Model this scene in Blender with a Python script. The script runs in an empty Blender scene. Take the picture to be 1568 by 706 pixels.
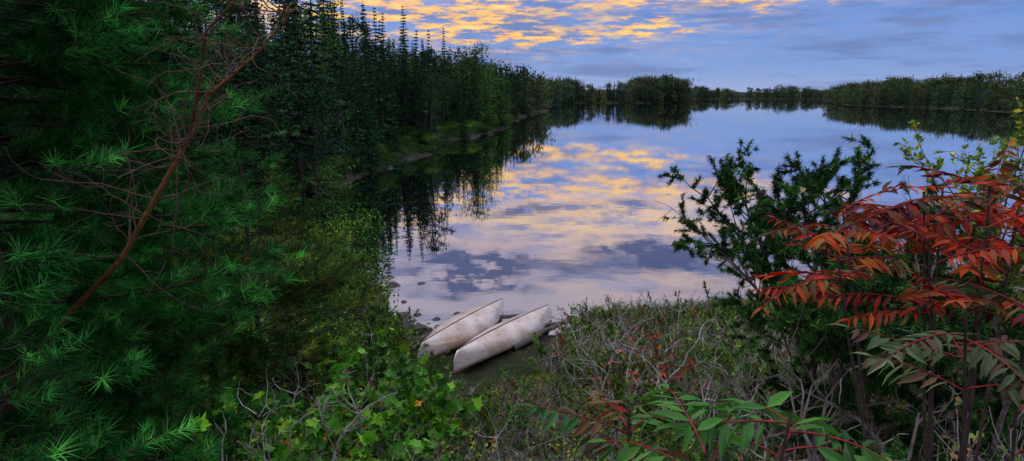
import bpy, math, numpy as np, time, bmesh
from mathutils import noise as mn, Vector, Matrix
T00=time.time()
rng = np.random.default_rng(11)
sc = bpy.context.scene
COL = sc.collection
# ------------------------------------------------------------------ helpers
def link(o, parent=None):
    COL.objects.link(o)
    if parent is not None: o.parent = parent
    return o
def empty(name, loc=(0,0,0)):
    e = bpy.data.objects.new(name, None); e.location = loc; e.empty_display_size = .2
    return link(e)
def nrm(a): return a/np.maximum(np.linalg.norm(a,axis=-1,keepdims=True),1e-9)
def frames(D, U=None):
    D = nrm(np.asarray(D,float))
    if U is None: U = rng.normal(size=D.shape)
    X = nrm(np.cross(D,U)); Z = np.cross(X,D)
    return np.stack([X,D,Z],axis=-1)
class Acc:
    def __init__(s): s.V=[];s.F=[];s.C=[];s.M=[];s.n=0
    def add(s,V,F,C,m=0):
        V=np.asarray(V,float).reshape(-1,3); F=np.asarray(F,int).reshape(-1,3)
        s.V.append(V); s.F.append(F+s.n); s.C.append(np.broadcast_to(np.asarray(C,float),(len(V),3)))
        s.M.append(np.full(len(F),m)); s.n+=len(V)
    def inst(s,T,TF,P,R,S,C,m=0):
        P=np.asarray(P,float); n=len(P)
        if n==0: return
        S=np.asarray(S,float)
        if S.ndim==0: S=np.full(n,float(S))
        if S.ndim==1: S=np.repeat(S[:,None],3,1)
        V=np.einsum('nij,nkj->nki',R,T[None]*S[:,None,:])+P[:,None,:]
        k=len(T)
        F=(TF[None]+(np.arange(n)*k)[:,None,None]).reshape(-1,3)
        Cc=np.repeat(np.broadcast_to(np.asarray(C,float),(n,3))[:,None,:],k,1)
        s.add(V.reshape(-1,3),F,Cc.reshape(-1,3),m)
    def tube(s,P,r,C,sides=4,m=1):
        P=np.asarray(P,float); n=len(P)
        r=np.broadcast_to(np.asarray(r,float),(n,))
        T=nrm(np.gradient(P,axis=0)); ref=np.array([.13,.31,.94]) if abs(T[0][2])<.8 else np.array([1,.1,0.])
        X=nrm(np.cross(T,ref)); Y=np.cross(T,X)
        a=np.arange(sides)*2*math.pi/sides
        V=P[:,None]+r[:,None,None]*(np.cos(a)[None,:,None]*X[:,None]+np.sin(a)[None,:,None]*Y[:,None])
        i=np.arange(n-1)[:,None]*sides; j=np.arange(sides)[None]; k=(j+1)%sides
        F=np.concatenate([np.stack([i+j,i+k,i+sides+k],-1).reshape(-1,3),np.stack([i+j,i+sides+k,i+sides+j],-1).reshape(-1,3)])
        s.add(V.reshape(-1,3),F,C,m)
    def mesh(s,name,mats,smooth=False):
        V=np.concatenate(s.V);F=np.concatenate(s.F);C=np.concatenate(s.C);Mi=np.concatenate(s.M)
        me=bpy.data.meshes.new(name)
        me.vertices.add(len(V)); me.vertices.foreach_set('co',V.astype(np.float32).ravel())
        me.loops.add(len(F)*3); me.loops.foreach_set('vertex_index',F.astype(np.int32).ravel())
        me.polygons.add(len(F)); me.polygons.foreach_set('loop_start',(np.arange(len(F))*3).astype(np.int32))
        me.polygons.foreach_set('material_index',Mi.astype(np.int32))
        me.polygons.foreach_set('use_smooth',np.full(len(F),smooth))
        me.update(calc_edges=True)
        ca=me.color_attributes.new('Col','FLOAT_COLOR','POINT')
        ca.data.foreach_set('color',np.concatenate([np.clip(C,0,1),np.ones((len(C),1))],1).astype(np.float32).ravel())
        for m in mats: me.materials.append(m)
        return me
# ------------------------------------------------------------------ materials
def newmat(name):
    m=bpy.data.materials.new(name); m.use_nodes=True; nt=m.node_tree; nt.nodes.clear()
    return m,nt,nt.nodes,nt.links
def foliage_mat(name, rough=.6, transl=.25, spec=.3):
    m,nt,N,L=newmat(name)
    a=N.new('ShaderNodeAttribute'); a.attribute_name='Col'
    p=N.new('ShaderNodeBsdfPrincipled'); p.inputs['Roughness'].default_value=rough
    p.inputs['Specular IOR Level'].default_value=spec
    oi=N.new('ShaderNodeObjectInfo'); mr=N.new('ShaderNodeMapRange'); mr.inputs['To Min'].default_value=.55; mr.inputs['To Max'].default_value=1.45
    L.new(oi.outputs['Random'],mr.inputs['Value'])
    vm=N.new('ShaderNodeVectorMath'); vm.operation='SCALE'; L.new(a.outputs['Color'],vm.inputs[0]); L.new(mr.outputs[0],vm.inputs['Scale'])
    L.new(vm.outputs[0],p.inputs['Base Color'])
    o=N.new('ShaderNodeOutputMaterial')
    if transl>0:
        t=N.new('ShaderNodeBsdfTranslucent'); L.new(vm.outputs[0],t.inputs['Color'])
        mx=N.new('ShaderNodeMixShader'); mx.inputs[0].default_value=transl
        L.new(p.outputs[0],mx.inputs[1]); L.new(t.outputs[0],mx.inputs[2]); L.new(mx.outputs[0],o.inputs[0])
    else: L.new(p.outputs[0],o.inputs[0])
    return m
def bark_mat(name):
    m,nt,N,L=newmat(name)
    a=N.new('ShaderNodeAttribute'); a.attribute_name='Col'
    no=N.new('ShaderNodeTexNoise'); no.inputs['Scale'].default_value=25; no.inputs['Detail'].default_value=3
    tc=N.new('ShaderNodeTexCoord'); L.new(tc.outputs['Object'],no.inputs['Vector'])
    mr=N.new('ShaderNodeMapRange'); mr.inputs['From Min'].default_value=.3; mr.inputs['From Max'].default_value=.7
    mr.inputs['To Min'].default_value=.45; mr.inputs['To Max'].default_value=1.4; L.new(no.outputs[0],mr.inputs['Value'])
    vm=N.new('ShaderNodeVectorMath'); vm.operation='SCALE'; L.new(a.outputs['Color'],vm.inputs[0]); L.new(mr.outputs[0],vm.inputs['Scale'])
    p=N.new('ShaderNodeBsdfPrincipled'); p.inputs['Roughness'].default_value=.9; p.inputs['Specular IOR Level'].default_value=.15; L.new(vm.outputs[0],p.inputs['Base Color'])
    o=N.new('ShaderNodeOutputMaterial'); L.new(p.outputs[0],o.inputs[0]); return m
M_LEAF=foliage_mat('leaf_foliage',.5,.25,.2); M_NEED=foliage_mat('needle_foliage',.6,0,.05); M_BARK=bark_mat('bark')
# ------------------------------------------------------------------ lake outline & terrain
LAKE=np.array([(-4,20.2),(-3.7,18),(-2.9,16.7),(-1.5,16.4),(0.5,16.3),(1.8,15.9),(2.6,16.8),(4,18.3),(7.7,19),(12,20),(25,24),(60,50),(120,110),(185,190),
 (172,225),(180,272),(206,425),(220,490),(330,560),(430,750),(430,920),(250,940),(170,700),(150,600),(137,530),(110,510),(31,492),(24,400),(17,320),(7,230),(0,159),(-2.7,115),
 (-6,100),(-10.1,84),(-9.4,68),(-10.2,57),(-12,43),(-9.4,32),(-6,25)],float)
def sd(x,y):
    x=np.asarray(x,float);y=np.asarray(y,float)
    best=np.full(x.shape,1e18); ins=np.zeros(x.shape,bool)
    n=len(LAKE)
    for i in range(n):
        ax,ay=LAKE[i];bx,by=LAKE[(i+1)%n]
        dx,dy=bx-ax,by-ay
        t=np.clip(((x-ax)*dx+(y-ay)*dy)/(dx*dx+dy*dy),0,1)
        best=np.minimum(best,(x-ax-t*dx)**2+(y-ay-t*dy)**2)
        c=((ay>y)!=(by>y)); xi=ax+(y-ay)*dx/(dy if abs(dy)>1e-9 else 1e-9)
        ins=ins^(c&(x<xi))
    return np.where(ins,-1,1)*np.sqrt(best)
def wob(x,y):
    a=.25*np.sin(x*1.1+y*.7)+.2*np.sin(y*1.7-x*.9+1)+.12*np.sin(x*3.1+2*y)
    far=np.clip((np.hypot(x,y)-30)/60,0,1)
    return a+far*(1.2*np.sin(y*.21+x*.1)+1.0*np.sin(y*.47+1.3)+np.clip((np.hypot(x,y)-150)/200,0,1)*6*np.sin(x*.045+y*.03))
def ss(a,b,v):
    t=np.clip((v-a)/(b-a),0,1); return t*t*(3-2*t)
def sdw(x,y): return sd(x,y)+wob(x,y)
def H(x,y,d=None):
    x=np.asarray(x,float);y=np.asarray(y,float)
    if d is None: d=sdw(x,y)
    near=np.interp(d,[-20,-3,0,1,4,8,12,17,25,60,300],[-4,-.7,0,.12,.4,1.35,2.65,4.15,5,9,16])
    left=np.interp(d,[-20,-3,0,1.5,10,30,80,400],[-5,-1.2,0,.7,3.0,7,11,20])
    farp=np.interp(d,[-20,-3,0,15,60,200,600,2500],[-5,-1,0,1.2,4,9,12,14])
    wn=1-ss(18,32,np.hypot(x,y-8)); wl=(1-ss(20,50,x))*(1-ss(180,300,y))
    h=farp*(1-wl)+left*wl; h=h*(1-wn)+near*wn
    g=.06*np.sin(x*2.3+y)+.05*np.sin(y*3.1-x*1.7)+.03*np.sin(x*6.1+y*5.3)
    hill=ss(20,200,d)*(4*np.sin(x*.006+1)+3*np.sin(y*.008+x*.004))
    return h+np.where(d>.3,g*np.clip(d,0,1),0)+hill
nS=200
u=np.linspace(-1,1,2*nS+1)
gx=4.5*np.sinh(7*u); gy=15+4.5*np.sinh(7*u)
X,Y=np.meshgrid(gx,gy,indexing='xy'); Z=H(X,Y)
nx=len(gx)
ii=(np.arange(nx-1)[:,None]*nx+np.arange(nx-1)[None]).ravel()
A=Acc(); A.add(np.stack([X,Y,Z],-1).reshape(-1,3),np.concatenate([np.stack([ii,ii+1,ii+nx+1],-1),np.stack([ii,ii+nx+1,ii+nx],-1)]),(0,0,0))
m,nt,N,L=newmat('ground_soil')
geo=N.new('ShaderNodeNewGeometry'); sep=N.new('ShaderNodeSeparateXYZ'); L.new(geo.outputs['Position'],sep.inputs[0])
n1=N.new('ShaderNodeTexNoise'); n1.inputs['Scale'].default_value=1.7; n1.inputs['Detail'].default_value=5; L.new(geo.outputs['Position'],n1.inputs['Vector'])
n2=N.new('ShaderNodeTexNoise'); n2.inputs['Scale'].default_value=22; n2.inputs['Detail'].default_value=3; L.new(geo.outputs['Position'],n2.inputs['Vector'])
cr=N.new('ShaderNodeValToRGB'); e=cr.color_ramp.elements
e[0].position=.35; e[0].color=(.012,.018,.006,1); e[1].position=.68; e[1].color=(.05,.042,.026,1); x_=e.new(.5); x_.color=(.02,.03,.01,1)
L.new(n1.outputs[0],cr.inputs[0])
cr2=N.new('ShaderNodeValToRGB'); e=cr2.color_ramp.elements; e[0].position=.35;e[0].color=(.016,.014,.011,1);e[1].position=.68;e[1].color=(.075,.062,.05,1); L.new(n2.outputs[0],cr2.inputs[0])
mr=N.new('ShaderNodeMapRange'); mr.inputs['From Min'].default_value=.05; mr.inputs['From Max'].default_value=.3; L.new(sep.outputs[2],mr.inputs['Value'])
mx=N.new('ShaderNodeMix'); mx.data_type='RGBA'; L.new(mr.outputs[0],mx.inputs[0]); L.new(cr2.outputs[0],mx.inputs[6]); L.new(cr.outputs[0],mx.inputs[7])
p=N.new('ShaderNodeBsdfPrincipled'); p.inputs['Roughness'].default_value=.95; p.inputs['Specular IOR Level'].default_value=.1; L.new(mx.outputs[2],p.inputs['Base Color'])
bp=N.new('ShaderNodeBump'); bp.inputs['Strength'].default_value=.6; bp.inputs['Distance'].default_value=.05; L.new(n2.outputs[0],bp.inputs['Height']); L.new(bp.outputs[0],p.inputs['Normal'])
o=N.new('ShaderNodeOutputMaterial'); L.new(p.outputs[0],o.inputs[0])
link(bpy.data.objects.new('ground_terrain',A.mesh('ground_terrain',[m],True)))
# water
m,nt,N,L=newmat('lake_water')
geo=N.new('ShaderNodeNewGeometry'); mp=N.new('ShaderNodeMapping'); mp.inputs['Scale'].default_value=(.5,.9,1); L.new(geo.outputs['Position'],mp.inputs['Vector'])
n1=N.new('ShaderNodeTexNoise'); n1.inputs['Scale'].default_value=1.6; n1.inputs['Detail'].default_value=2; L.new(mp.outputs[0],n1.inputs['Vector'])
bp=N.new('ShaderNodeBump'); bp.inputs['Strength'].default_value=.12; bp.inputs['Distance'].default_value=.012; L.new(n1.outputs[0],bp.inputs['Height'])
gl=N.new('ShaderNodeBsdfGlossy'); gl.inputs['Color'].default_value=(.95,.95,.97,1); gl.inputs['Roughness'].default_value=.015; L.new(bp.outputs[0],gl.inputs['Normal'])
df=N.new('ShaderNodeBsdfDiffuse'); df.inputs['Color'].default_value=(.005,.006,.008,1)
fr=N.new('ShaderNodeFresnel'); fr.inputs['IOR'].default_value=1.33
mr=N.new('ShaderNodeMapRange'); mr.inputs['From Max'].default_value=.5; mr.inputs['To Min'].default_value=.55; mr.inputs['To Max'].default_value=.95; L.new(fr.outputs[0],mr.inputs['Value'])
mx=N.new('ShaderNodeMixShader'); L.new(mr.outputs[0],mx.inputs[0]); L.new(df.outputs[0],mx.inputs[1]); L.new(gl.outputs[0],mx.inputs[2])
o=N.new('ShaderNodeOutputMaterial'); L.new(mx.outputs[0],o.inputs[0])
A=Acc(); A.add([(-1500,-100,0),(1500,-100,0),(1500,1500,0),(-1500,1500,0)],[(0,1,2),(0,2,3)],(0,0,0))
link(bpy.data.objects.new('lake_water',A.mesh('lake_water',[m])))
# ------------------------------------------------------------------ leaf templates
LANCE=np.array([(0,0,0),(.13,.3,.02),(-.13,.3,.02),(0,.35,-.03),(.10,.62,.01),(-.10,.62,.01),(0,.65,-.05),(0,1,-.14)],float)
LANCEF=np.array([(0,1,3),(0,3,2),(1,4,6),(1,6,3),(3,6,5),(3,5,2),(4,7,6),(6,7,5)])
OVAL=np.array([(0,0,0),(.3,.45,.05),(-.3,.45,.05),(0,.5,-.02),(0,1,-.05)],float)
OVALF=np.array([(0,1,3),(0,3,2),(1,4,3),(3,4,2)])
mp_=[(0,0),(.22,-.08),(.42,.05),(.33,.18),(.58,.42),(.33,.45),(.30,.58),(.12,.62),(0,1.0)]
mpts=mp_+[(-a,b) for a,b in mp_[-2:0:-1]]
MAPLE=np.array([(0,.32,-.05)]+[(a,b,.04*abs(a)) for a,b in mpts],float)
MAPLEF=np.array([(0,i,i%(len(mpts))+1) for i in range(1,len(mpts)+1)])
def tuft(n,spread,w,seed):
    r=np.random.default_rng(seed); V=[];F=[]
    for i in range(n):
        a=r.uniform(0,2*math.pi); th=spread*math.sqrt(r.uniform(.02,1)); l=r.uniform(.75,1)
        d=np.array([math.sin(th)*math.cos(a),math.cos(th),math.sin(th)*math.sin(a)])
        s=nrm(np.cross(d,r.normal(size=3)))*w
        b=np.array([0,r.uniform(-.5,.1),0])
        V+= [b+s*.7,b-s*.7,b+d*l]; F.append((3*i,3*i+1,3*i+2))
    return np.array(V),np.array(F)
def mixcol(cols,w,n,v=.25):
    cols=np.asarray(cols,float); i=rng.choice(len(cols),n,p=np.asarray(w)/np.sum(w))
    return cols[i]*(1+rng.uniform(-v,v,(n,1)))
gz=lambda x,y: float(H(np.array(x),np.array(y)))
# ------------------------------------------------------------------ foreground pine
PC=((.009,.055,.011),(.018,.115,.018),(.05,.22,.032))
def pine(name,base,Ht,R,zlo,tuft_len=.11,col=PC,w=(3,4,2),whorl=.33,nb=6,need=24,zhi=None,wd=.03,dn=11):
    A=Acc(); base=np.array(base,float)
    z=np.linspace(0,Ht,14); P=base+np.stack([.04*np.sin(z*1.3),.04*np.cos(z*1.7),z],-1)
    A.tube(P,np.interp(z,[0,Ht],[.013*Ht,.01]),(.05,.04,.034),8)
    TP=[];TD=[];TC=[]
    zz=zlo
    while zz<Ht-.1:
        if zhi and zz>zhi: break
        t=zz/Ht; r=R*(1-t)**.6
        for k in range(nb):
            az=rng.uniform(0,2*math.pi); Lb=r*rng.uniform(.6,1.12); el=rng.uniform(-.1,.35)
            q=np.linspace(0,1,7); zb=zz+rng.uniform(-.14,.14)
            P=base+np.array([0,0,zb])+np.stack([np.cos(az)*q*Lb,np.sin(az)*q*Lb,Lb*(math.tan(el)*q-.25*q**2+.25*q**4)],-1)
            P[:,:2]+=rng.normal(size=(7,2))*.03*q[:,None]
            A.tube(P,.004+.011*(1-q)*Lb/2,(.045,.032,.026),4)
            n=int(Lb*dn); tone=rng.uniform(.45,1.7)
            for tt in np.linspace(.16,1,n):
                p=np.array([np.interp(tt,q,P[:,c]) for c in range(3)])
                side=rng.choice([-1,1]); an=az+side*rng.uniform(.35,1.2)
                l=(.12+.5*(1-tt)*min(Lb,1.8)/1.6+.08)*rng.uniform(.7,1.2)
                if tt>.97: an=az; l=.15
                d=np.array([math.cos(an),math.sin(an),rng.uniform(-.1,.5)]); d/=np.linalg.norm(d)
                pe=p+d*l; A.tube([p,(p+pe)/2+[0,0,-.015],pe],[.003,.0025,.002],(.06,.045,.03),3)
                m_=max(2,int(l/.085))
                for f in np.linspace(.3,1,m_):
                    TP.append(p+d*l*f); TD.append(d+rng.normal(size=3)*.3*(1.2-f)+[0,0,.2]); TC.append(tone*(.3+.95*f)*(.35+.85*tt))  # shade inside the crown put into colour: inner tufts darker, tips brighter
        zz+=whorl*rng.uniform(.8,1.2)
    TP=np.array(TP);TD=np.array(TD); n=len(TP)
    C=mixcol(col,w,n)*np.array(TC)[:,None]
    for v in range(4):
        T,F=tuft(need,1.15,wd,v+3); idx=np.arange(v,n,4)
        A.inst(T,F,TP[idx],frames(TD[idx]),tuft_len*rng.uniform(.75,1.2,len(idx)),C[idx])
    print(name,n,'tufts')
    return link(bpy.data.objects.new(name,A.mesh(name,[M_NEED,M_BARK])))
YG=((.022,.08,.014),(.06,.17,.022),(.20,.27,.03))
pt=pine('white_pine_tree',(-3.7,4.6,gz(-3.7,4.6)-.1),8.5,2.35,.2,.14,nb=8,zhi=5.5,need=28)
pine('white_pine_tree',(-2.9,7.2,gz(-2.9,7.2)-.1),3.5,1.75,.1,.12,YG,(3,4,2.4),nb=8)
pine('white_pine_tree',(-5.6,8.3,gz(-5.6,8.3)-.1),12,3.2,.5,.16,nb=8,whorl=.4,zhi=8.5,wd=.035,dn=8)
pine('white_pine_tree',(-2.5,2.9,gz(-2.5,2.9)-.1),1.9,1.05,.1,.13,nb=8,need=28)
pine('white_pine_tree',(-7.8,12.5,gz(-7.8,12.5)-.1),13,3.3,.5,.2,nb=8,whorl=.5,wd=.04,dn=7,need=20)
# ------------------------------------------------------------------ generic shrub
def grow(A,p,d,L,r,depth,tips,col,spread=.7,nseg=4,kids=4,up=.15,wig=.18,ratio=.6,sides=4):
    pts=[p]; dd=d.copy()
    for i in range(nseg):
        dd=nrm(dd+rng.normal(size=3)*wig+np.array([0,0,up*.3])); pts.append(pts[-1]+dd*L/nseg)
    pts=np.array(pts); A.tube(pts,np.linspace(r,r*.45,nseg+1),col,sides if depth>0 else 3)
    if depth==0:
        tips.append(pts); return
    for k in range(kids):
        f=rng.uniform(.3,1) if k else 1
        i=f*nseg; a=int(min(i,nseg-1)); q=pts[a]+(pts[a+1]-pts[a])*(i-a)
        nd=nrm(nrm(pts[a+1]-pts[a])+rng.normal(size=3)*spread+np.array([0,0,up]))
        grow(A,q,nd,L*ratio*rng.uniform(.7,1.25),r*.5,depth-1,tips,col,spread,nseg,kids,up,wig,ratio,sides)
def leafy(A,tips,per,T,TF,size,cols,w,droop=.3,spread=.9,m=0):
    P=[];D=[];K=[]
    for pts in tips:
        n=len(pts)-1; tone=rng.uniform(.45,1.6)
        for k in range(per):
            i=rng.uniform(.1,n); a=int(min(i,n-1)); q=pts[a]+(pts[a+1]-pts[a])*(i-a)
            P.append(q); D.append(nrm(nrm(pts[a+1]-pts[a])+rng.normal(size=3)*spread-np.array([0,0,droop]))); K.append(tone)
    P=np.array(P);D=np.array(D);n=len(P)
    up=np.tile([0,0,1.],(n,1))+rng.normal(size=(n,3))*.45
    A.inst(T,TF,P,frames(D,up),size*rng.uniform(.6,1.2,n),mixcol(cols,w,n)*np.array(K)[:,None],m)
def shrub_mesh(name,nst=6,depth=2,kids=4,L=.55,r=.012,T=OVAL,TF=OVALF,size=.05,per=10,cols=((.04,.12,.02),),w=(1,),bark=(.09,.075,.06),spread=.7,out=.5,up=.2,mat=None,droop=.2,wig=.18):
    A=Acc(); tips=[]
    for i in range(nst):
        a=rng.uniform(0,6.28); d=nrm(np.array([math.cos(a)*out,math.sin(a)*out,1.])*rng.uniform(.6,1,3))
        grow(A,np.array([math.cos(a)*.06,math.sin(a)*.06,-.05]),d,L*rng.uniform(.7,1.1),r,depth,tips,bark,spread,kids=kids,up=up,wig=wig)
    if per: leafy(A,tips,per,T,TF,size,cols,w,droop)
    return A.mesh(name,[mat or M_LEAF,M_BARK])
GREENS=((.025,.09,.010),(.055,.16,.014),(.13,.24,.02))
SM={}
SM['green']=[shrub_mesh('green_shrub',cols=GREENS,w=(3,3,1),size=s_) for s_ in (.045,.06,.05)]
SM['small']=[shrub_mesh('small_leaf_shrub',nst=7,size=.032,per=12,cols=((.05,.09,.012),(.12,.14,.018),(.03,.055,.012)),w=(2,1,2)) for i in range(3)]
SM['yellow']=[shrub_mesh('yellow_shrub',size=.045,per=9,cols=((.20,.25,.02),(.36,.29,.02),(.09,.2,.015)),w=(3,1,3)) for i in range(2)]
SM['red']=[shrub_mesh('red_shrub',size=.045,per=8,cols=((.38,.03,.015),(.2,.02,.015),(.42,.13,.015),(.06,.1,.02)),w=(2,3,1,2)) for i in range(2)]
SM['dead']=[shrub_mesh('dead_shrub',nst=6,depth=3,kids=3,L=.5,r=.016,per=0,bark=b,spread=.8,wig=.25) for b in ((.40,.365,.35),(.27,.23,.22),(.14,.115,.105),(.24,.25,.17))]
SM['deadleaf']=[shrub_mesh('sparse_shrub',nst=6,depth=2,kids=4,per=3,size=.04,r=.012,bark=(.24,.20,.19),cols=((.1,.15,.03),(.26,.13,.03),(.28,.03,.02)),w=(4,2,1)) for i in range(2)]
T6,F6=tuft(6,1.0,.12,5)
SM['juniper']=[shrub_mesh('juniper',nst=8,depth=2,kids=4,L=.45,T=T6,TF=F6,size=.05,per=12,cols=((.03,.09,.012),(.09,.17,.018),(.18,.26,.025)),w=(3,3,1),out=.9,mat=M_NEED) for i in range(2)]
def grass_mesh():
    A=Acc(); n=70
    for i in range(n):
        a=rng.uniform(0,6.28); l=rng.uniform(.4,1); o_=rng.uniform(.1,.5); b=np.array([rng.normal()*.06,rng.normal()*.06,0])
        t=np.linspace(0,1,5); P=b+np.stack([math.cos(a)*o_*t**2*l,math.sin(a)*o_*t**2*l,l*(t-.25*o_*t**2)],-1)
        s=np.array([-math.sin(a),math.cos(a),0])*.005
        V=np.concatenate([P-s*(1-t)[:,None],P+s*(1-t)[:,None]]); F=[]
        for k in range(4): F+=[(k,k+1,k+6),(k,k+6,k+5)]
        A.add(V,F,mixcol(((.13,.15,.03),(.30,.21,.09),(.06,.11,.02)),(2,2,2),1)[0])
    return A.mesh('grass_tuft',[M_LEAF,M_BARK])
SM['grass']=[grass_mesh() for i in range(3)]
def slope_limit(ratio):
    return np.interp(ratio,[-.9,-.36,-.31,-.26,-.225,-.20,-.185,-.165,-.14,.03,.065,.09,.125,.3,.45,.5,.6,1],[-.0,-.08,-.14,-.22,-.28,-.325,-.36,-.42,-.455,-.445,-.41,-.355,-.32,-.31,-.31,-.28,-.23,-.2])
HT={}
for k,l in SM.items():
    for me in l:
        co=np.empty(len(me.vertices)*3,np.float32); me.vertices.foreach_get('co',co); HT[me.name]=float(np.percentile(co[2::3],99))
und=empty('undergrowth_shrubs')
def scatter(n,xr,yr,kinds,w,hr,dmin=.3,keep=.95,mins=.65):
    kinds=list(kinds); c=0
    xs=rng.uniform(*xr,n); ys=rng.uniform(*yr,n); d=sdw(xs,ys); hs=H(xs,ys,d)
    ks=rng.choice(len(kinds),n,p=np.array(w)/sum(w))
    for x,y,dd,z,k in zip(xs,ys,d,hs,ks):
        if dd<dmin or abs(x)>.85*y+1.2 or math.hypot(x,y)<1.7: continue
        if 12.7<y<18.2 and abs(x-(-1.5+ (y-13.4)*.5))<keep: continue
        l=SM[kinds[k]]; me=l[rng.integers(len(l))]; h=rng.uniform(*hr)
        # shrub half-width counts towards what it can hide
        lim=6+min(slope_limit((x+.25)/y),slope_limit(x/y))*y-z
        f=rng.uniform(.55,1.05)
        if kinds[k] in ('dead','deadleaf') and x/y>.1: f=rng.uniform(.7,1.3)
        h=min(h*(1.25 if kinds[k]=='dead' else 1),lim*f)
        if h<.1: continue
        o=bpy.data.objects.new('shrub',me); o.location=(x,y,z-.03); s=h/HT[me.name]
        sx=max(s,min(mins,s*1.5))
        o.scale=(sx,sx,s); o.rotation_euler=(0,0,rng.uniform(0,6.28)); link(o,und); c+=1
    print('scatter',c)
scatter(1600,(-6,9),(5,21),['green','small','yellow','red','dead','deadleaf','juniper','grass'],[3.4,3.2,2.4,1.9,3.6,3.2,2.6,1.5],(.35,.95))
scatter(650,(-3,4),(1.8,7),['dead','deadleaf','small','grass','green','juniper','yellow','red'],[6,5,2.2,2,2.4,1.5,1,.6],(.4,.95))
scatter(850,(1.5,16),(2.2,19),['dead','deadleaf','small','green','juniper','red','grass'],[9,4,1.5,2,2,1.2,1],(.5,1.5))
scatter(260,(1.2,8),(9,19),['green','juniper','yellow','small','red'],[3,3,2.4,2,1.5],(.6,1.5))
scatter(420,(-12,-1.5),(3,24),['green','yellow','small','juniper'],[4,1.8,2,2],(.6,1.4),.1)
scatter(420,(-6,-1.8),(11,25),['green','small','juniper','yellow'],[4,2,3,1],(.6,1.4),.05)
scatter(320,(-3,3),(11.3,17),['grass','small','dead','green','deadleaf'],[3,3,1.5,3,2],(.14,.34),-.05,.42,.4)
def plant(name,me,loc,s,rz=0):
    o=bpy.data.objects.new(name,me); o.location=loc; o.scale=(s,s,s); o.rotation_euler=(0,0,rz); return link(o)
mapm=[shrub_mesh('maple_bush',nst=11,depth=2,kids=4,L=.6,T=MAPLE,TF=MAPLEF,size=.085,per=11,cols=((.04,.17,.010),(.075,.25,.014),(.18,.40,.02),(.55,.2,.02)),w=(4,4,2,.12),droop=.5) for i in range(2)]
for i,(x,y,s) in enumerate([(-1.25,5.4,1.25),(-1.6,6.4,1.3),(-1.05,4.6,.95),(-1.7,5.0,1.3),(-1.3,3.9,.95),(-1.8,7.6,1.15),(-2.3,8.8,1.0),(-.95,3.5,.65),(-1.15,6.3,.95),(-1.5,4.4,1.15),(-1.45,7.0,1.1)]):
    plant('maple_bush',mapm[i%2],(x,y,gz(x,y)-.05),s,i*1.3)
def link_at(o,loc): o.location=loc; return link(o)
T7,F7=tuft(12,1.1,.09,9)
def cedar(name,base,Ht,cols,w,per=16,bare=.0):
    A=Acc(); tips=[]
    grow(A,np.array([0,0,0.]),np.array([.1,0,1.]),Ht*.70,.03,3,tips,(.12,.10,.09),.8,6,8,.05,.08,.40,5)
    if bare: tips=[t for t in tips if rng.uniform()>bare]
    leafy(A,tips,per,T7,F7,.07,cols,w,0)
    return link_at(bpy.data.objects.new(name,A.mesh(name,[M_NEED,M_BARK])),base)
DK=((.013,.05,.014),(.03,.10,.02),(.08,.18,.03))
for x,y,h in [(2.4,5.1,2.95),(2.75,6.0,3.5),(3.15,6.2,3.6),(2.8,5.0,2.9),(3.7,5.4,2.8),(3.2,5.6,3.1),(3.5,4.6,2.4)]:
    cedar('cedar_tree',(x,y,gz(x,y)-.05),h,DK,(3,3,1),11,bare=.2)
for x,y,h in [(4.3,6.0,2.9),(5.0,6.9,3.6),(5.3,7.1,3.8),(4.65,6.1,3.1)]:
    A=Acc(); tips=[]
    grow(A,np.array([0,0,0.]),np.array([0,0,1.]),h*.8,.022,3,tips,(.15,.12,.1),.65,6,7,.2,.07,.34,5)
    tips=[t for t in tips if rng.uniform()>.2]
    leafy(A,tips,8,OVAL,OVALF,.07,((.13,.30,.03),(.32,.38,.04),(.6,.44,.04)),(4,2.6,1),.3)
    link_at(bpy.data.objects.new('birch_sapling',A.mesh('birch_sapling',[M_LEAF,M_BARK])),(x,y,gz(x,y)-.05))
# dead limb reaching out of the pine on the left
A=Acc(); tips=[]
P=np.array([(-3.68,4.55,3.9),(-2.9,4.2,4.6),(-2.45,4.05,4.98),(-2.15,4,5.4),(-1.92,4.0,5.75),(-1.78,4.0,6.0),(-1.52,4.05,6.22),(-1.25,4.05,6.5)])
P2=np.array([(-1.92,4,5.75),(-1.8,3.95,6.1),(-1.72,3.9,6.35),(-1.45,3.9,6.6)])
A.tube(P,[.024,.02,.018,.017,.014,.011,.008,.004],(.20,.085,.035),7); A.tube(P2,[.012,.01,.008,.004],(.12,.05,.03),6)
for i in range(60):
    t=rng.uniform(2,6.9); a=int(t); q=P[a]+(P[a+1]-P[a])*(t-a)
    grow(A,q,nrm(np.array([-.2,0,.4])+rng.normal(size=3)*.8),rng.uniform(.25,.6),.005,1,tips,(.12,.075,.06),.6,4,3,.1,.25,.6)
A.M=[m_*0 for m_ in A.M]
link(bpy.data.objects.new('dead_limb',A.mesh('dead_limb',[M_BARK])),pt)
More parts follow.
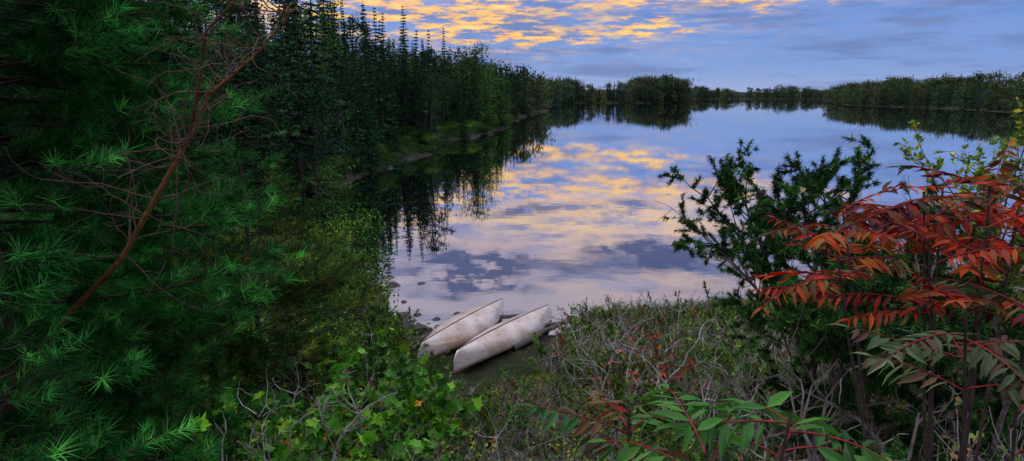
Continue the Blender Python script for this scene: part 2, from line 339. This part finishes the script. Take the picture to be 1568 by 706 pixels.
# ------------------------------------------------------------------ sumac
def compound(A,p,d,L,npair,ll,cols,w,droop=.9,rc=(.22,.03,.03)):
    n=npair+1; pts=[np.array(p,float)]; dd=nrm(np.array(d,float)); st=L/n
    for i in range(n):
        dd=nrm(dd+np.array([0,0,-droop*st*2.2])+rng.normal(size=3)*.04); pts.append(pts[-1]+dd*st)
    pts=np.array(pts); A.tube(pts,np.linspace(.003,.0012,len(pts)),rc,4)
    P=[];D=[];U=[];S=[]
    T_=nrm(np.gradient(pts,axis=0)); side=nrm(np.cross(T_,[0,0,1.])); up=np.cross(side,T_)
    hang=rng.uniform(-.9,.1)
    for i in range(2,len(pts)):
        f=(i-1)/(len(pts)-1); s=ll*(.65+.5*math.sin(math.pi*min(f*.95+.08,1)))
        for sg in (-1,1):
            if rng.uniform()<.09: continue
            P.append(pts[i]); D.append(side[i]*sg+T_[i]*rng.uniform(.3,.8)+up[i]*(hang+rng.uniform(-.3,.2))+rng.normal(size=3)*.14); U.append(up[i]+rng.normal(size=3)*.5); S.append(s*rng.uniform(.75,1.15))
    P.append(pts[-1]);D.append(T_[-1]);U.append(up[-1]);S.append(ll)
    C=mixcol(cols,w,len(P),.35)*.6+mixcol(cols,w,1,.3)*.4
    A.inst(LANCE,LANCEF,np.array(P),frames(np.array(D),np.array(U)),np.array(S),C*rng.uniform(.45,1.3))
REDS=((.66,.025,.008),(.66,.13,.010),(.28,.012,.016),(.09,.016,.024),(.14,.15,.03))
def sumac(name,base,tops,cols,w,L=.42,nl=8,ll=.1,dirbias=None,npair=10,droop=(.5,1.2),zr=(.0,.6)):
    A=Acc(); base=np.array(base,float)
    for tp in tops:
        tp=np.array(tp,float); q=np.linspace(0,1,8)[:,None]; mid=(base+tp)/2+[rng.uniform(-.05,.05),.05,-.15]
        P=(1-q)**2*base+2*q*(1-q)*mid+q**2*tp+rng.normal(size=(8,3))*.008
        A.tube(P,np.linspace(.011,.004,8),(.08,.055,.05),6)
        for k in range(nl):
            a=k*2.4+rng.uniform(-.3,.3); f=rng.uniform(.9,1); i=f*7; b=int(min(i,6)); s=P[b]+(P[b+1]-P[b])*(i-b)
            d=np.array([math.cos(a),math.sin(a),rng.uniform(*zr)])
            if dirbias is not None: d=d+np.array(dirbias)
            e=s+nrm(d)*L
            if math.hypot(e[0],e[1])<.95: continue
            compound(A,s,d,L*rng.uniform(.75,1.15),npair,ll*rng.uniform(.85,1.15),cols,w,rng.uniform(*droop))
    return link(bpy.data.objects.new(name,A.mesh(name,[M_LEAF,M_BARK])))
sumac('red_sumac_tree',(2.0,2.6,gz(2.0,2.6)-.1),[(1.12,2.3,5.54),(1.5,2.4,5.66),(1.38,2.15,5.54),(1.75,2.4,5.68),(1.3,2.6,5.59),(1.75,2.7,5.66),(2.0,2.6,5.64),(1.6,2.2,5.56)],REDS,(4,4,3,2.6,1.8),.32,8,.074,(-.15,0,.0),10,(.4,1.1),(.05,.7))
sumac('red_sumac_tree',(1.8,2.0,gz(1.8,2.0)-.1),[(1.32,1.85,5.38),(1.62,2.0,5.44)],((.16,.03,.02),(.10,.012,.02),(.08,.12,.05),(.12,.16,.07)),(1.5,2,4,3),.34,7,.08,(-.2,0,0))
GS=((.04,.15,.025),(.075,.23,.025),(.03,.10,.02),(.3,.04,.02))
sumac('green_sumac_shrub',(.7,1.9,gz(.7,1.9)-.1),[(.45,1.38,5.23),(.68,1.5,5.23)],GS,(4,4,2,.2),.32,8,.10,(.1,.1,0),7)
sumac('green_sumac_shrub',(.35,1.9,gz(.35,1.9)-.1),[(.34,1.75,5.10),],GS[:1]+((.3,.02,.02),(.06,.15,.04)),(3,1,3),.26,7,.07,None,8)
# ------------------------------------------------------------------ forest trees
def spruce_mesh(name,Ht=12,R=1.9,dens=1.,cols=((.005,.022,.009),(.011,.042,.014),(.028,.080,.022)),w=(3,3,1),low=.06,tri=8,sz=1.15,wh=.30):
    A=Acc(); z=np.linspace(0,Ht,8); A.tube(np.stack([.05*np.sin(z),.05*np.cos(z*.8),z],-1),np.interp(z,[0,Ht],[.14,.015]),(.04,.032,.03),6)
    P=[];D=[];S=[];C=[]
    zz=Ht*low
    while zz<Ht-.05:
        t=zz/Ht; r=R*((1-t)**.9+.015)*rng.uniform(.6,1.15)
        for k in range(int(7*dens)):
            if rng.uniform()<.12: continue
            a=rng.uniform(0,6.28); l=r*rng.uniform(.5,1.2); dr=rng.uniform(.1,.5)
            c=mixcol(cols,w,1)[0]*rng.uniform(.6,1.4)
            for f in np.linspace(.15,1,tri):
                p=np.array([math.cos(a)*l*f,math.sin(a)*l*f,zz+l*(-dr*f+.25*f*f)])
                for s_ in (-1,1):
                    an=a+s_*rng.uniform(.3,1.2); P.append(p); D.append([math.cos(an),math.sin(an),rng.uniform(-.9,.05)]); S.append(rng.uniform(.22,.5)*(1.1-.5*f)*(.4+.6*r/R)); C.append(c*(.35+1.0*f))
        zz+=wh/dens**.5
    T=np.array([(-.22,0,0),(.22,0,0),(0,1,0.)]);F=np.array([(0,1,2)])
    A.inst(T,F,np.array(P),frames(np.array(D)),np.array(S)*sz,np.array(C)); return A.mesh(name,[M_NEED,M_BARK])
def crown_mesh(name,Ht=11,cols=((.05,.12,.02),),w=(1,),nclump=45,leaf=.22,rad=2.4,low=.3,per=60,bark=(.2,.18,.16),pine_=False,cl=.6):
    A=Acc(); z=np.linspace(0,Ht*.95,9); tr=np.stack([.2*np.sin(z*.4),.15*np.cos(z*.5)-.15,z],-1); A.tube(tr,np.interp(z,[0,Ht],[.15,.02]),bark,6)
    for i in range(nclump):
        t=rng.uniform(low,1.0); a=rng.uniform(0,6.28)
        rr=rad*(math.sin(math.pi*min(.97,(t-low)/(1-low)*.8+.18)))**.8*rng.uniform(.25,1.1)
        s=np.array([np.interp(t*Ht*.9,z,tr[:,c]) for c in range(3)]); p=s+[math.cos(a)*rr,math.sin(a)*rr,rr*.35+rng.uniform(-.2,.3)]
        A.tube([s,(s+p)/2+[0,0,-.1],p],[.04,.025,.01],bark,4)
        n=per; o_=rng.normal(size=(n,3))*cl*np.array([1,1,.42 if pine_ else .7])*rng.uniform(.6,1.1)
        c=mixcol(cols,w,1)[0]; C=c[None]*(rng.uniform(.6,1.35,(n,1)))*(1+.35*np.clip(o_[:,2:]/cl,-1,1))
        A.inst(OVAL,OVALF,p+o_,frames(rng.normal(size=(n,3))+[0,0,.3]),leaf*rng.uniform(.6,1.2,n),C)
    return A.mesh(name,[M_NEED,M_BARK])
SPR=[spruce_mesh('spruce',12,R,1,low=l,wh=.32) for R,l in ((2.1,.03),(1.9,.04),(2.5,.02),(1.7,.05))]
SPR+=[spruce_mesh('spruce',12,2.3,1,cols=((.012,.05,.016),(.024,.08,.02),(.05,.125,.028)),low=.02)]
PIN=[crown_mesh('tall_pine',13,((.007,.028,.012),(.013,.045,.016)),(1,1),28,.3,2.3,.5,44,(.04,.03,.025),True,.5) for i in range(3)]
DEC=[crown_mesh('leafy_tree',9,((.025,.085,.012),(.045,.12,.015),(.085,.15,.018)),(2,2,1),50,.19,1.9,.1,55,(.05,.04,.035)) for i in range(2)]
DEC+=[crown_mesh('yellow_birch',9,((.16,.18,.02),(.26,.22,.02),(.06,.11,.02)),(2,1,2),40,.18,1.1,.25,45,(.12,.11,.1))]
BUSH=[crown_mesh('bank_bush',3,((.022,.075,.010),(.045,.11,.013),(.10,.16,.018)),(2,2,1),40,.15,1.7,.02,45,(.06,.05,.04),cl=.35) for i in range(3)]
FS=[spruce_mesh('far_spruce',12,R,.7,cols=((.012,.036,.026),(.020,.048,.033),(.032,.064,.036)),tri=4,low=.02,sz=2.) for R in (1.9,2.2,1.7)]  # distance haze painted into the needle colours: bluer and lighter than near spruces
FD=[crown_mesh('far_leafy_tree',10,c,(1,1),26,.7,2.9,.05,20,(.05,.045,.04),cl=.85) for c in (((.03,.07,.03),(.042,.085,.032)),((.07,.09,.034),(.05,.08,.032)),((.11,.11,.034),(.05,.08,.03)))]  # leaf colours carry the same painted distance haze
def forest(parent,n,xr,yr,dr,pick,hr,mind,test=None,wr=(.85,1.25)):
    xs=rng.uniform(*xr,n); ys=rng.uniform(*yr,n); d=sdw(xs,ys); hs=H(xs,ys,d); G={}; c=0
    for x,y,dd,z in zip(xs,ys,d,hs):
        if dd<dr[0] or dd>dr[1]: continue
        if abs(x)>.95*y+15: continue
        if test and not test(x,y,dd): continue
        k=(int(x//mind),int(y//mind))
        if k in G: continue
        G[k]=1
        me,h0=pick(x,y,dd); h=hr(x,y,dd) if callable(hr) else rng.uniform(*hr)
        if me.name.startswith('yellow'): h=min(h,8.)
        s=h/h0; o=bpy.data.objects.new(me.name.split('.')[0],me); o.location=(x,y,z-.15); w_=rng.uniform(*wr)
        o.scale=(s*w_,s*w_,s); o.rotation_euler=(rng.normal()*.02,rng.normal()*.02,rng.uniform(0,6.28)); link(o,parent); c+=1
    print('forest',c)
def pickL(x,y,d):
    r=rng.uniform()
    if r<.78: return SPR[rng.integers(5)],12
    if r<.90: return PIN[rng.integers(3)],13
    return DEC[rng.choice(3,p=[.4,.4,.2])],9
def hL(x,y,d):
    k=rng.uniform(0,1)**1.6
    if y<70: return 6.5+7.5*k
    if y<122: return 6.5+9.5*k
    if y<200: return 5.5+6.5*k
    return 9+5*k
fl=empty('conifer_forest')
forest(fl,9000,(-50,20),(24,210),(.3,24),pickL,hL,2.9,lambda x,y,d: x<5 and (x<-6-.1*(40-y) or y>60),(.8,1.25))
forest(fl,4200,(-40,20),(22,150),(.0,3.5),lambda x,y,d:(BUSH[rng.integers(3)],3),(.8,2.3),1.5,lambda x,y,d:x<2)
ff=empty('distant_forest')
def pickF(x,y,d):
    if rng.uniform()<(.7 if x<120 else .45): return FS[rng.integers(3)],12
    return FD[rng.integers(3)],10
fh=lambda a,b:(lambda x,y,d:rng.uniform(a,b)*(1+.2*math.sin(x*.05+1)+.12*math.sin(x*.17)))
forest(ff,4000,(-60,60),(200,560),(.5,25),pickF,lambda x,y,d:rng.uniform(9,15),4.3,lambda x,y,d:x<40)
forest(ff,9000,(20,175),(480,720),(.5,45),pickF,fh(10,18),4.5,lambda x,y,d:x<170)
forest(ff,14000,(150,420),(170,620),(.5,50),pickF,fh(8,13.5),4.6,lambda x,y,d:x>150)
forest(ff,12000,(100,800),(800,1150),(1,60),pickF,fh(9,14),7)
# ------------------------------------------------------------------ rocks
m,nt,N,L=newmat('granite_rock')
tc=N.new('ShaderNodeTexCoord'); n1=N.new('ShaderNodeTexNoise'); n1.inputs['Scale'].default_value=3; n1.inputs['Detail'].default_value=7; L.new(tc.outputs['Object'],n1.inputs['Vector'])
cr=N.new('ShaderNodeValToRGB'); e=cr.color_ramp.elements; e[0].position=.3;e[0].color=(.018,.016,.016,1);e[1].position=.72;e[1].color=(.13,.105,.10,1); L.new(n1.outputs[0],cr.inputs[0])
p=N.new('ShaderNodeBsdfPrincipled'); p.inputs['Roughness'].default_value=.8; p.inputs['Specular IOR Level'].default_value=.25; L.new(cr.outputs[0],p.inputs['Base Color'])
bp=N.new('ShaderNodeBump'); bp.inputs['Strength'].default_value=.5; bp.inputs['Distance'].default_value=.08; L.new(n1.outputs[0],bp.inputs['Height']); L.new(bp.outputs[0],p.inputs['Normal'])
o=N.new('ShaderNodeOutputMaterial'); L.new(p.outputs[0],o.inputs[0]); M_ROCK=m
RK=[]
for k in range(5):
    bm=bmesh.new(); bmesh.ops.create_icosphere(bm,subdivisions=3,radius=1)
    for v in bm.verts:
        q=v.co+Vector((k*7.3,0,0)); f=1+.35*mn.noise(q*.9)+.15*mn.noise(q*2.3); v.co=v.co*f
        for ax in ((1,.2,.3),(-.5,.8,.4),(.1,-.9,.5),(0,.2,1)):
            a=Vector(ax).normalized(); dd=v.co.dot(a)-.72
            if dd>0: v.co-=a*dd*.85
        v.co.z*=.62
    me=bpy.data.meshes.new('rock'); bm.to_mesh(me); bm.free(); me.materials.append(m); RK.append(me)
rk=empty('shore_rocks')
def rock(x,y,s,dz=0):
    o=bpy.data.objects.new('rock',RK[rng.integers(5)]); z=max(gz(x,y),-.12*s*3)
    o.location=(x,y,z+dz); o.scale=(s*rng.uniform(.8,1.3),s*rng.uniform(.8,1.2),s*rng.uniform(.7,1.1)); o.rotation_euler=(rng.normal()*.2,rng.normal()*.2,rng.uniform(0,6.28)); link(o,rk)
for x,y,s in [(-3.75,20.6,.28),(-2.95,20.9,.24),(-2.6,17.7,.17),(-2.05,17.4,.2),(-1.55,17.8,.13),(-2.95,17.6,.2),(-1.0,17.9,.16),(-1.9,16.6,.18),(.9,16.6,.16),(1.5,16.3,.2),(1.9,16.7,.12),(-2.4,16.6,.2),(-3.0,16.9,.22),(-1.6,17.0,.17),(-3.2,18.9,.12),(-1.25,17.2,.1)]: rock(x,y,s,.02)
xs,ys=rng.uniform(-4.3,2.5,300),rng.uniform(14.5,20.8,300); dd=sdw(xs,ys)
for x,y,d in zip(xs,ys,dd):
    if -.35<d<1.4: rock(x,y,rng.uniform(.03,.11))
xs,ys=rng.uniform(-16,5,1500),rng.uniform(34,135,1500); dd=sdw(xs,ys)
for x,y,d in zip(xs,ys,dd):
    if -.5<d<.6 and math.sin(y*.35)+math.sin(y*.13)>-.1: rock(x,y,rng.uniform(.12,.55)*(1+.3*(y>60)))
# ------------------------------------------------------------------ canoes
m,nt,N,L=newmat('canoe_hull_paint')
tc=N.new('ShaderNodeTexCoord'); n1=N.new('ShaderNodeTexNoise'); n1.inputs['Scale'].default_value=1.6; n1.inputs['Detail'].default_value=6; L.new(tc.outputs['Object'],n1.inputs['Vector'])
n2=N.new('ShaderNodeTexNoise'); n2.inputs['Scale'].default_value=6; n2.inputs['Detail'].default_value=5
mp=N.new('ShaderNodeMapping'); mp.inputs['Scale'].default_value=(3,.5,3); L.new(tc.outputs['Object'],mp.inputs[0]); L.new(mp.outputs[0],n2.inputs['Vector'])
cr=N.new('ShaderNodeValToRGB'); e=cr.color_ramp.elements; e[0].position=.33;e[0].color=(.48,.35,.27,1);e[1].position=.56;e[1].color=(.70,.60,.55,1); L.new(n1.outputs[0],cr.inputs[0])
cr2=N.new('ShaderNodeValToRGB'); e=cr2.color_ramp.elements; e[0].position=.30;e[0].color=(.5,.44,.4,1);e[1].position=.44;e[1].color=(1,1,1,1); L.new(n2.outputs[0],cr2.inputs[0])
mm=N.new('ShaderNodeMix'); mm.data_type='RGBA'; mm.blend_type='MULTIPLY'; mm.inputs[0].default_value=.6; L.new(cr.outputs[0],mm.inputs[6]); L.new(cr2.outputs[0],mm.inputs[7])
p=N.new('ShaderNodeBsdfPrincipled'); p.inputs['Roughness'].default_value=.22; p.inputs['Metallic'].default_value=.25; L.new(mm.outputs[2],p.inputs['Base Color'])
o=N.new('ShaderNodeOutputMaterial'); L.new(p.outputs[0],o.inputs[0]); M_HULL=m
def plain(name,c,r=.6):
    m,nt,N,L=newmat(name); n1=N.new('ShaderNodeTexNoise'); n1.inputs['Scale'].default_value=12; n1.inputs['Detail'].default_value=5
    cr=N.new('ShaderNodeValToRGB'); e=cr.color_ramp.elements; e[0].color=tuple(v*.55 for v in c)+(1,); e[1].color=tuple(min(1,v*1.35) for v in c)+(1,); L.new(n1.outputs[0],cr.inputs[0])
    p=N.new('ShaderNodeBsdfPrincipled'); p.inputs['Roughness'].default_value=r; L.new(cr.outputs[0],p.inputs['Base Color'])
    o=N.new('ShaderNodeOutputMaterial'); L.new(p.outputs[0],o.inputs[0]); return m
M_WOOD=plain('gunwale_wood',(.07,.035,.025)); M_LOG=plain('weathered_log',(.09,.07,.06),.9)
def canoe(a,b,roll):
    a=np.array(a,float);b=np.array(b,float); Lg=np.linalg.norm(b-a); hl=Lg/2
    s=np.linspace(-1,1,61); ns=29; th=np.linspace(0,math.pi,ns); W=.49; D=.34
    ab=np.abs(s); w=W*np.maximum(1-ab**1.85,0)**1.0+.006
    zs=D+.14*ab**3.2; zb=.04*ab**3+np.where(ab>.92,((ab-.92)/.08)**2*.2,0)
    V=[]
    for i in range(61):
        c_=np.cos(th); x=w[i]*np.sign(c_)*np.abs(c_)**.8; z=zs[i]-(zs[i]-zb[i])*np.abs(np.sin(th))**.85
        z=z-.03*np.exp(-(c_/.16)**2)*(1-ab[i]**2)
        V.append(np.stack([x,np.full(ns,s[i]*hl),z],-1))
    V=np.array(V); A=Acc(); ii=(np.arange(60)[:,None]*ns+np.arange(ns-1)[None]).ravel()
    A.add(V.reshape(-1,3),np.concatenate([np.stack([ii,ii+1,ii+ns+1],-1),np.stack([ii,ii+ns+1,ii+ns],-1)]),(1,1,1))
    E=empty('canoe')
    hull=link(bpy.data.objects.new('hull',A.mesh('hull',[M_HULL],True)),E); md=hull.modifiers.new('s','SOLIDIFY'); md.thickness=.01
    A=Acc()
    for sg in (0,-1): A.tube(V[:,sg]+[0,0,.004],.018,(1,1,1),6,0)
    link(bpy.data.objects.new('gunwales',A.mesh('gunwales',[M_WOOD],True)),E)
    A=Acc(); A.tube(np.stack([0*s[2:-2],s[2:-2]*hl,V[2:-2,ns//2,2]-.004],-1),.011,(1,1,1),6,0)
    link(bpy.data.objects.new('keel_strip',A.mesh('keel_strip',[M_WOOD],True)),E)
    A=Acc()
    for yy,ww in ((0,.47),(-.55*hl,.33),(.55*hl,.33),(.25*hl,.44)): A.tube([(-ww,yy,D),(0,yy,D-.01),(ww,yy,D)],.02,(1,1,1),6,0)
    link(bpy.data.objects.new('thwarts',A.mesh('thwarts',[M_WOOD],True)),E)
    yv=Vector((b-a)/Lg); xv=yv.cross(Vector((0,0,1))).normalized(); zv=xv.cross(yv)
    R=Matrix((xv,yv,zv)).transposed()@Matrix.Rotation(math.pi+roll,3,'Y')
    c=(a+b)/2; E.matrix_world=Matrix.Translation(Vector(c)+Vector((0,0,.45)))@R.to_4x4()
    return E
canoe((-1.98,13.5,.36),(-.2,18.1,-.03),.14)
canoe((-1.2,12.9,.42),(1.08,17.5,-.02),-.05)
for i,(p0,p1,r) in enumerate([((-.6,15.6,.3),(1.7,16.7,.14),.06),((-.9,17.0,.12),(.4,17.4,.1),.07),((0,14.3,.35),(1.6,16.9,.2),.08)]):
    A=Acc(); q=np.linspace(0,1,9)[:,None]; P=np.array(p0)*(1-q)+np.array(p1)*q+rng.normal(size=(9,3))*.012; A.tube(P,np.linspace(r,r*.6,9),(1,1,1),8,0)
    link(bpy.data.objects.new('driftwood_log',A.mesh('driftwood_log',[M_LOG],True)))
# ------------------------------------------------------------------ world sky
wd=bpy.data.worlds.new('World'); sc.world=wd; wd.use_nodes=True; nt=wd.node_tree; N=nt.nodes; L=nt.links; N.clear()
try: wd.cycles.sampling_method='NONE'
except Exception as ex: print(ex)
def M(op,a,b=None,c=None,clamp=False):
    n=N.new('ShaderNodeMath'); n.operation=op; n.use_clamp=clamp
    for i,v in enumerate((a,b,c)):
        if v is None: continue
        if isinstance(v,(int,float)): n.inputs[i].default_value=v
        else: L.new(v,n.inputs[i])
    return n.outputs[0]
def SS(v,a,b,lo=0,hi=1):
    n=N.new('ShaderNodeMapRange'); n.interpolation_type='SMOOTHSTEP'
    n.inputs['From Min'].default_value=a;n.inputs['From Max'].default_value=b;n.inputs['To Min'].default_value=lo;n.inputs['To Max'].default_value=hi
    L.new(v,n.inputs['Value']); return n.outputs[0]
tc=N.new('ShaderNodeTexCoord'); sp=N.new('ShaderNodeSeparateXYZ'); L.new(tc.outputs['Generated'],sp.inputs[0])
az=M('MULTIPLY',M('ARCTAN2',sp.outputs[0],sp.outputs[1]),180/math.pi)
el=M('MULTIPLY',M('ARCSINE',sp.outputs[2]),180/math.pi)
def noise(ax,ex,off,detail=3,rough=.55):
    cb=N.new('ShaderNodeCombineXYZ'); L.new(M('MULTIPLY',az,ax),cb.inputs[0]); L.new(M('MULTIPLY',el,ex),cb.inputs[1]); cb.inputs[2].default_value=off
    n=N.new('ShaderNodeTexNoise'); n.inputs['Scale'].default_value=1; n.inputs['Detail'].default_value=detail; n.inputs['Roughness'].default_value=rough; L.new(cb.outputs[0],n.inputs['Vector']); return n.outputs[0],n.outputs[1]
_,nc=noise(.22,.7,3.1,3); sc2=N.new('ShaderNodeSeparateXYZ'); L.new(nc,sc2.inputs[0])
azd=M('MULTIPLY_ADD',M('SUBTRACT',sc2.outputs[0],.5),10,az)
eld=M('MULTIPLY_ADD',M('SUBTRACT',sc2.outputs[1],.5),4.5,el)
def G(a0,e0,sa,se,amp=1):
    x=M('MULTIPLY',M('SUBTRACT',azd,a0),1/sa); y=M('MULTIPLY',M('SUBTRACT',eld,e0),1/se)
    d=M('MULTIPLY_ADD',x,x,M('MULTIPLY',y,y))
    return M('DIVIDE',amp,M('MULTIPLY_ADD',M('MULTIPLY',d,d),1.5,1.))
def SUM(l):
    r=l[0]
    for v in l[1:]: r=M('ADD',r,v)
    return r
def mixc(f,a,b):
    n=N.new('ShaderNodeMix'); n.data_type='RGBA'; L.new(f,n.inputs[0])
    for s,v in ((n.inputs[6],a),(n.inputs[7],b)):
        if isinstance(v,tuple): s.default_value=v+(1,)
        else: L.new(v,s)
    return n.outputs[2]
ramp=N.new('ShaderNodeValToRGB'); e=ramp.color_ramp.elements
def lin(r,g,b): return tuple(((v/255+.055)/1.055)**2.4 for v in (r,g,b))
stops=[(0,(158,174,216)),(2.2,(124,156,216)),(6,(110,148,216)),(9,(128,152,214)),(12,(174,170,204)),(15,(192,182,202)),(20,(200,190,204)),(32,(205,208,222)),(90,(214,214,222))]
e[0].position=0;e[0].color=lin(*stops[0][1])+(1,);e[1].position=1;e[1].color=lin(*stops[-1][1])+(1,)
for p_,c_ in stops[1:-1]:
    x_=e.new(p_/90); x_.color=lin(*c_)+(1,)
L.new(M('DIVIDE',el,90,clamp=True),ramp.inputs[0])
base=ramp.outputs[0]
st,_=noise(.08,.6,1.3,5,.6)
col=mixc(M('MULTIPLY',SS(st,.45,.62),.7),base,lin(98,120,176))
pn,_=noise(.16,1.0,5.2,5,.62)
pe=M('MULTIPLY',SS(pn,.42,.58),SUM([G(8,10.5,16,2.6,1.),G(12,15,14,2.5,.5)]))
col=mixc(M('MINIMUM',pe,1.),col,lin(238,206,188))
on,_=noise(.34,2.0,9.4,6,.68)
sn=SS(on,.445,.58)
om=SUM([G(-10,7.4,12,2.2,2.2),G(1,4.4,7,.8,1.7),G(10,5.5,4,.5,1.2),G(13,8.0,8,.8,1.4),G(5,8.6,9,.8,1.0),G(9,10.6,9,.8,.9),G(-4,11,6,.8,.7),G(22,7.2,6,.5,.9)])
gold=mixc(SS(on,.5,.68),lin(248,186,112),lin(255,224,146))
col=mixc(M('MINIMUM',M('MULTIPLY',sn,om),1.),col,mixc(SS(el,6,11),gold,lin(252,214,172)))
dn,_=noise(.33,1.1,12.4,5,.62)
dk=SUM([G(-3.6,14.9,4.4,1.5,1.9),G(12.5,13.6,4.6,1.0,1.5),G(4,14.2,3.4,.7,.5),G(1,9.9,5,.7,.8),G(9,9.4,3,.5,.6)])
col=mixc(M('MINIMUM',M('MULTIPLY',dk,SS(dn,.36,.54)),.93),col,lin(82,94,142))
b1=N.new('ShaderNodeBackground'); L.new(col,b1.inputs[0]); L.new(SS(el,24,50,1.0,2.5),b1.inputs[1])  # unseen sky above the frame given added brightness to light the scene
sk=N.new('ShaderNodeTexSky'); sk.sky_type='NISHITA'; sk.sun_disc=False; sk.sun_elevation=math.radians(30); sk.sun_rotation=math.radians(-35)
b2=N.new('ShaderNodeBackground'); L.new(sk.outputs[0],b2.inputs[0]); b2.inputs[1].default_value=.004
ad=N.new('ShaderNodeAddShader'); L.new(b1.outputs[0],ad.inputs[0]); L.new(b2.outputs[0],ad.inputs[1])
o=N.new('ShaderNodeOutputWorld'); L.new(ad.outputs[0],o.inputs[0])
# sun behind thin cloud: broad and weak
sl=bpy.data.lights.new('sun','SUN'); sl.energy=1.2; sl.angle=math.radians(20); sl.color=(1,.84,.66)
so=link(bpy.data.objects.new('sun',sl)); a_=math.radians(-35); e_=math.radians(30)
dv=Vector((math.sin(a_)*math.cos(e_),math.cos(a_)*math.cos(e_),math.sin(e_))); so.rotation_euler=dv.to_track_quat('Z','Y').to_euler(); so.location=(0,0,30)
# camera
cd=bpy.data.cameras.new('camera'); cd.sensor_width=36; cd.lens=23.46; cd.clip_end=6000; cd.clip_start=.05
co=link(bpy.data.objects.new('camera',cd)); co.location=(0,0,6); co.rotation_euler=(math.radians(78.5),0,0); sc.camera=co
sc.view_settings.view_transform='Standard'; sc.view_settings.look='None'; sc.view_settings.exposure=0
print('TICK end',time.time()-T00)
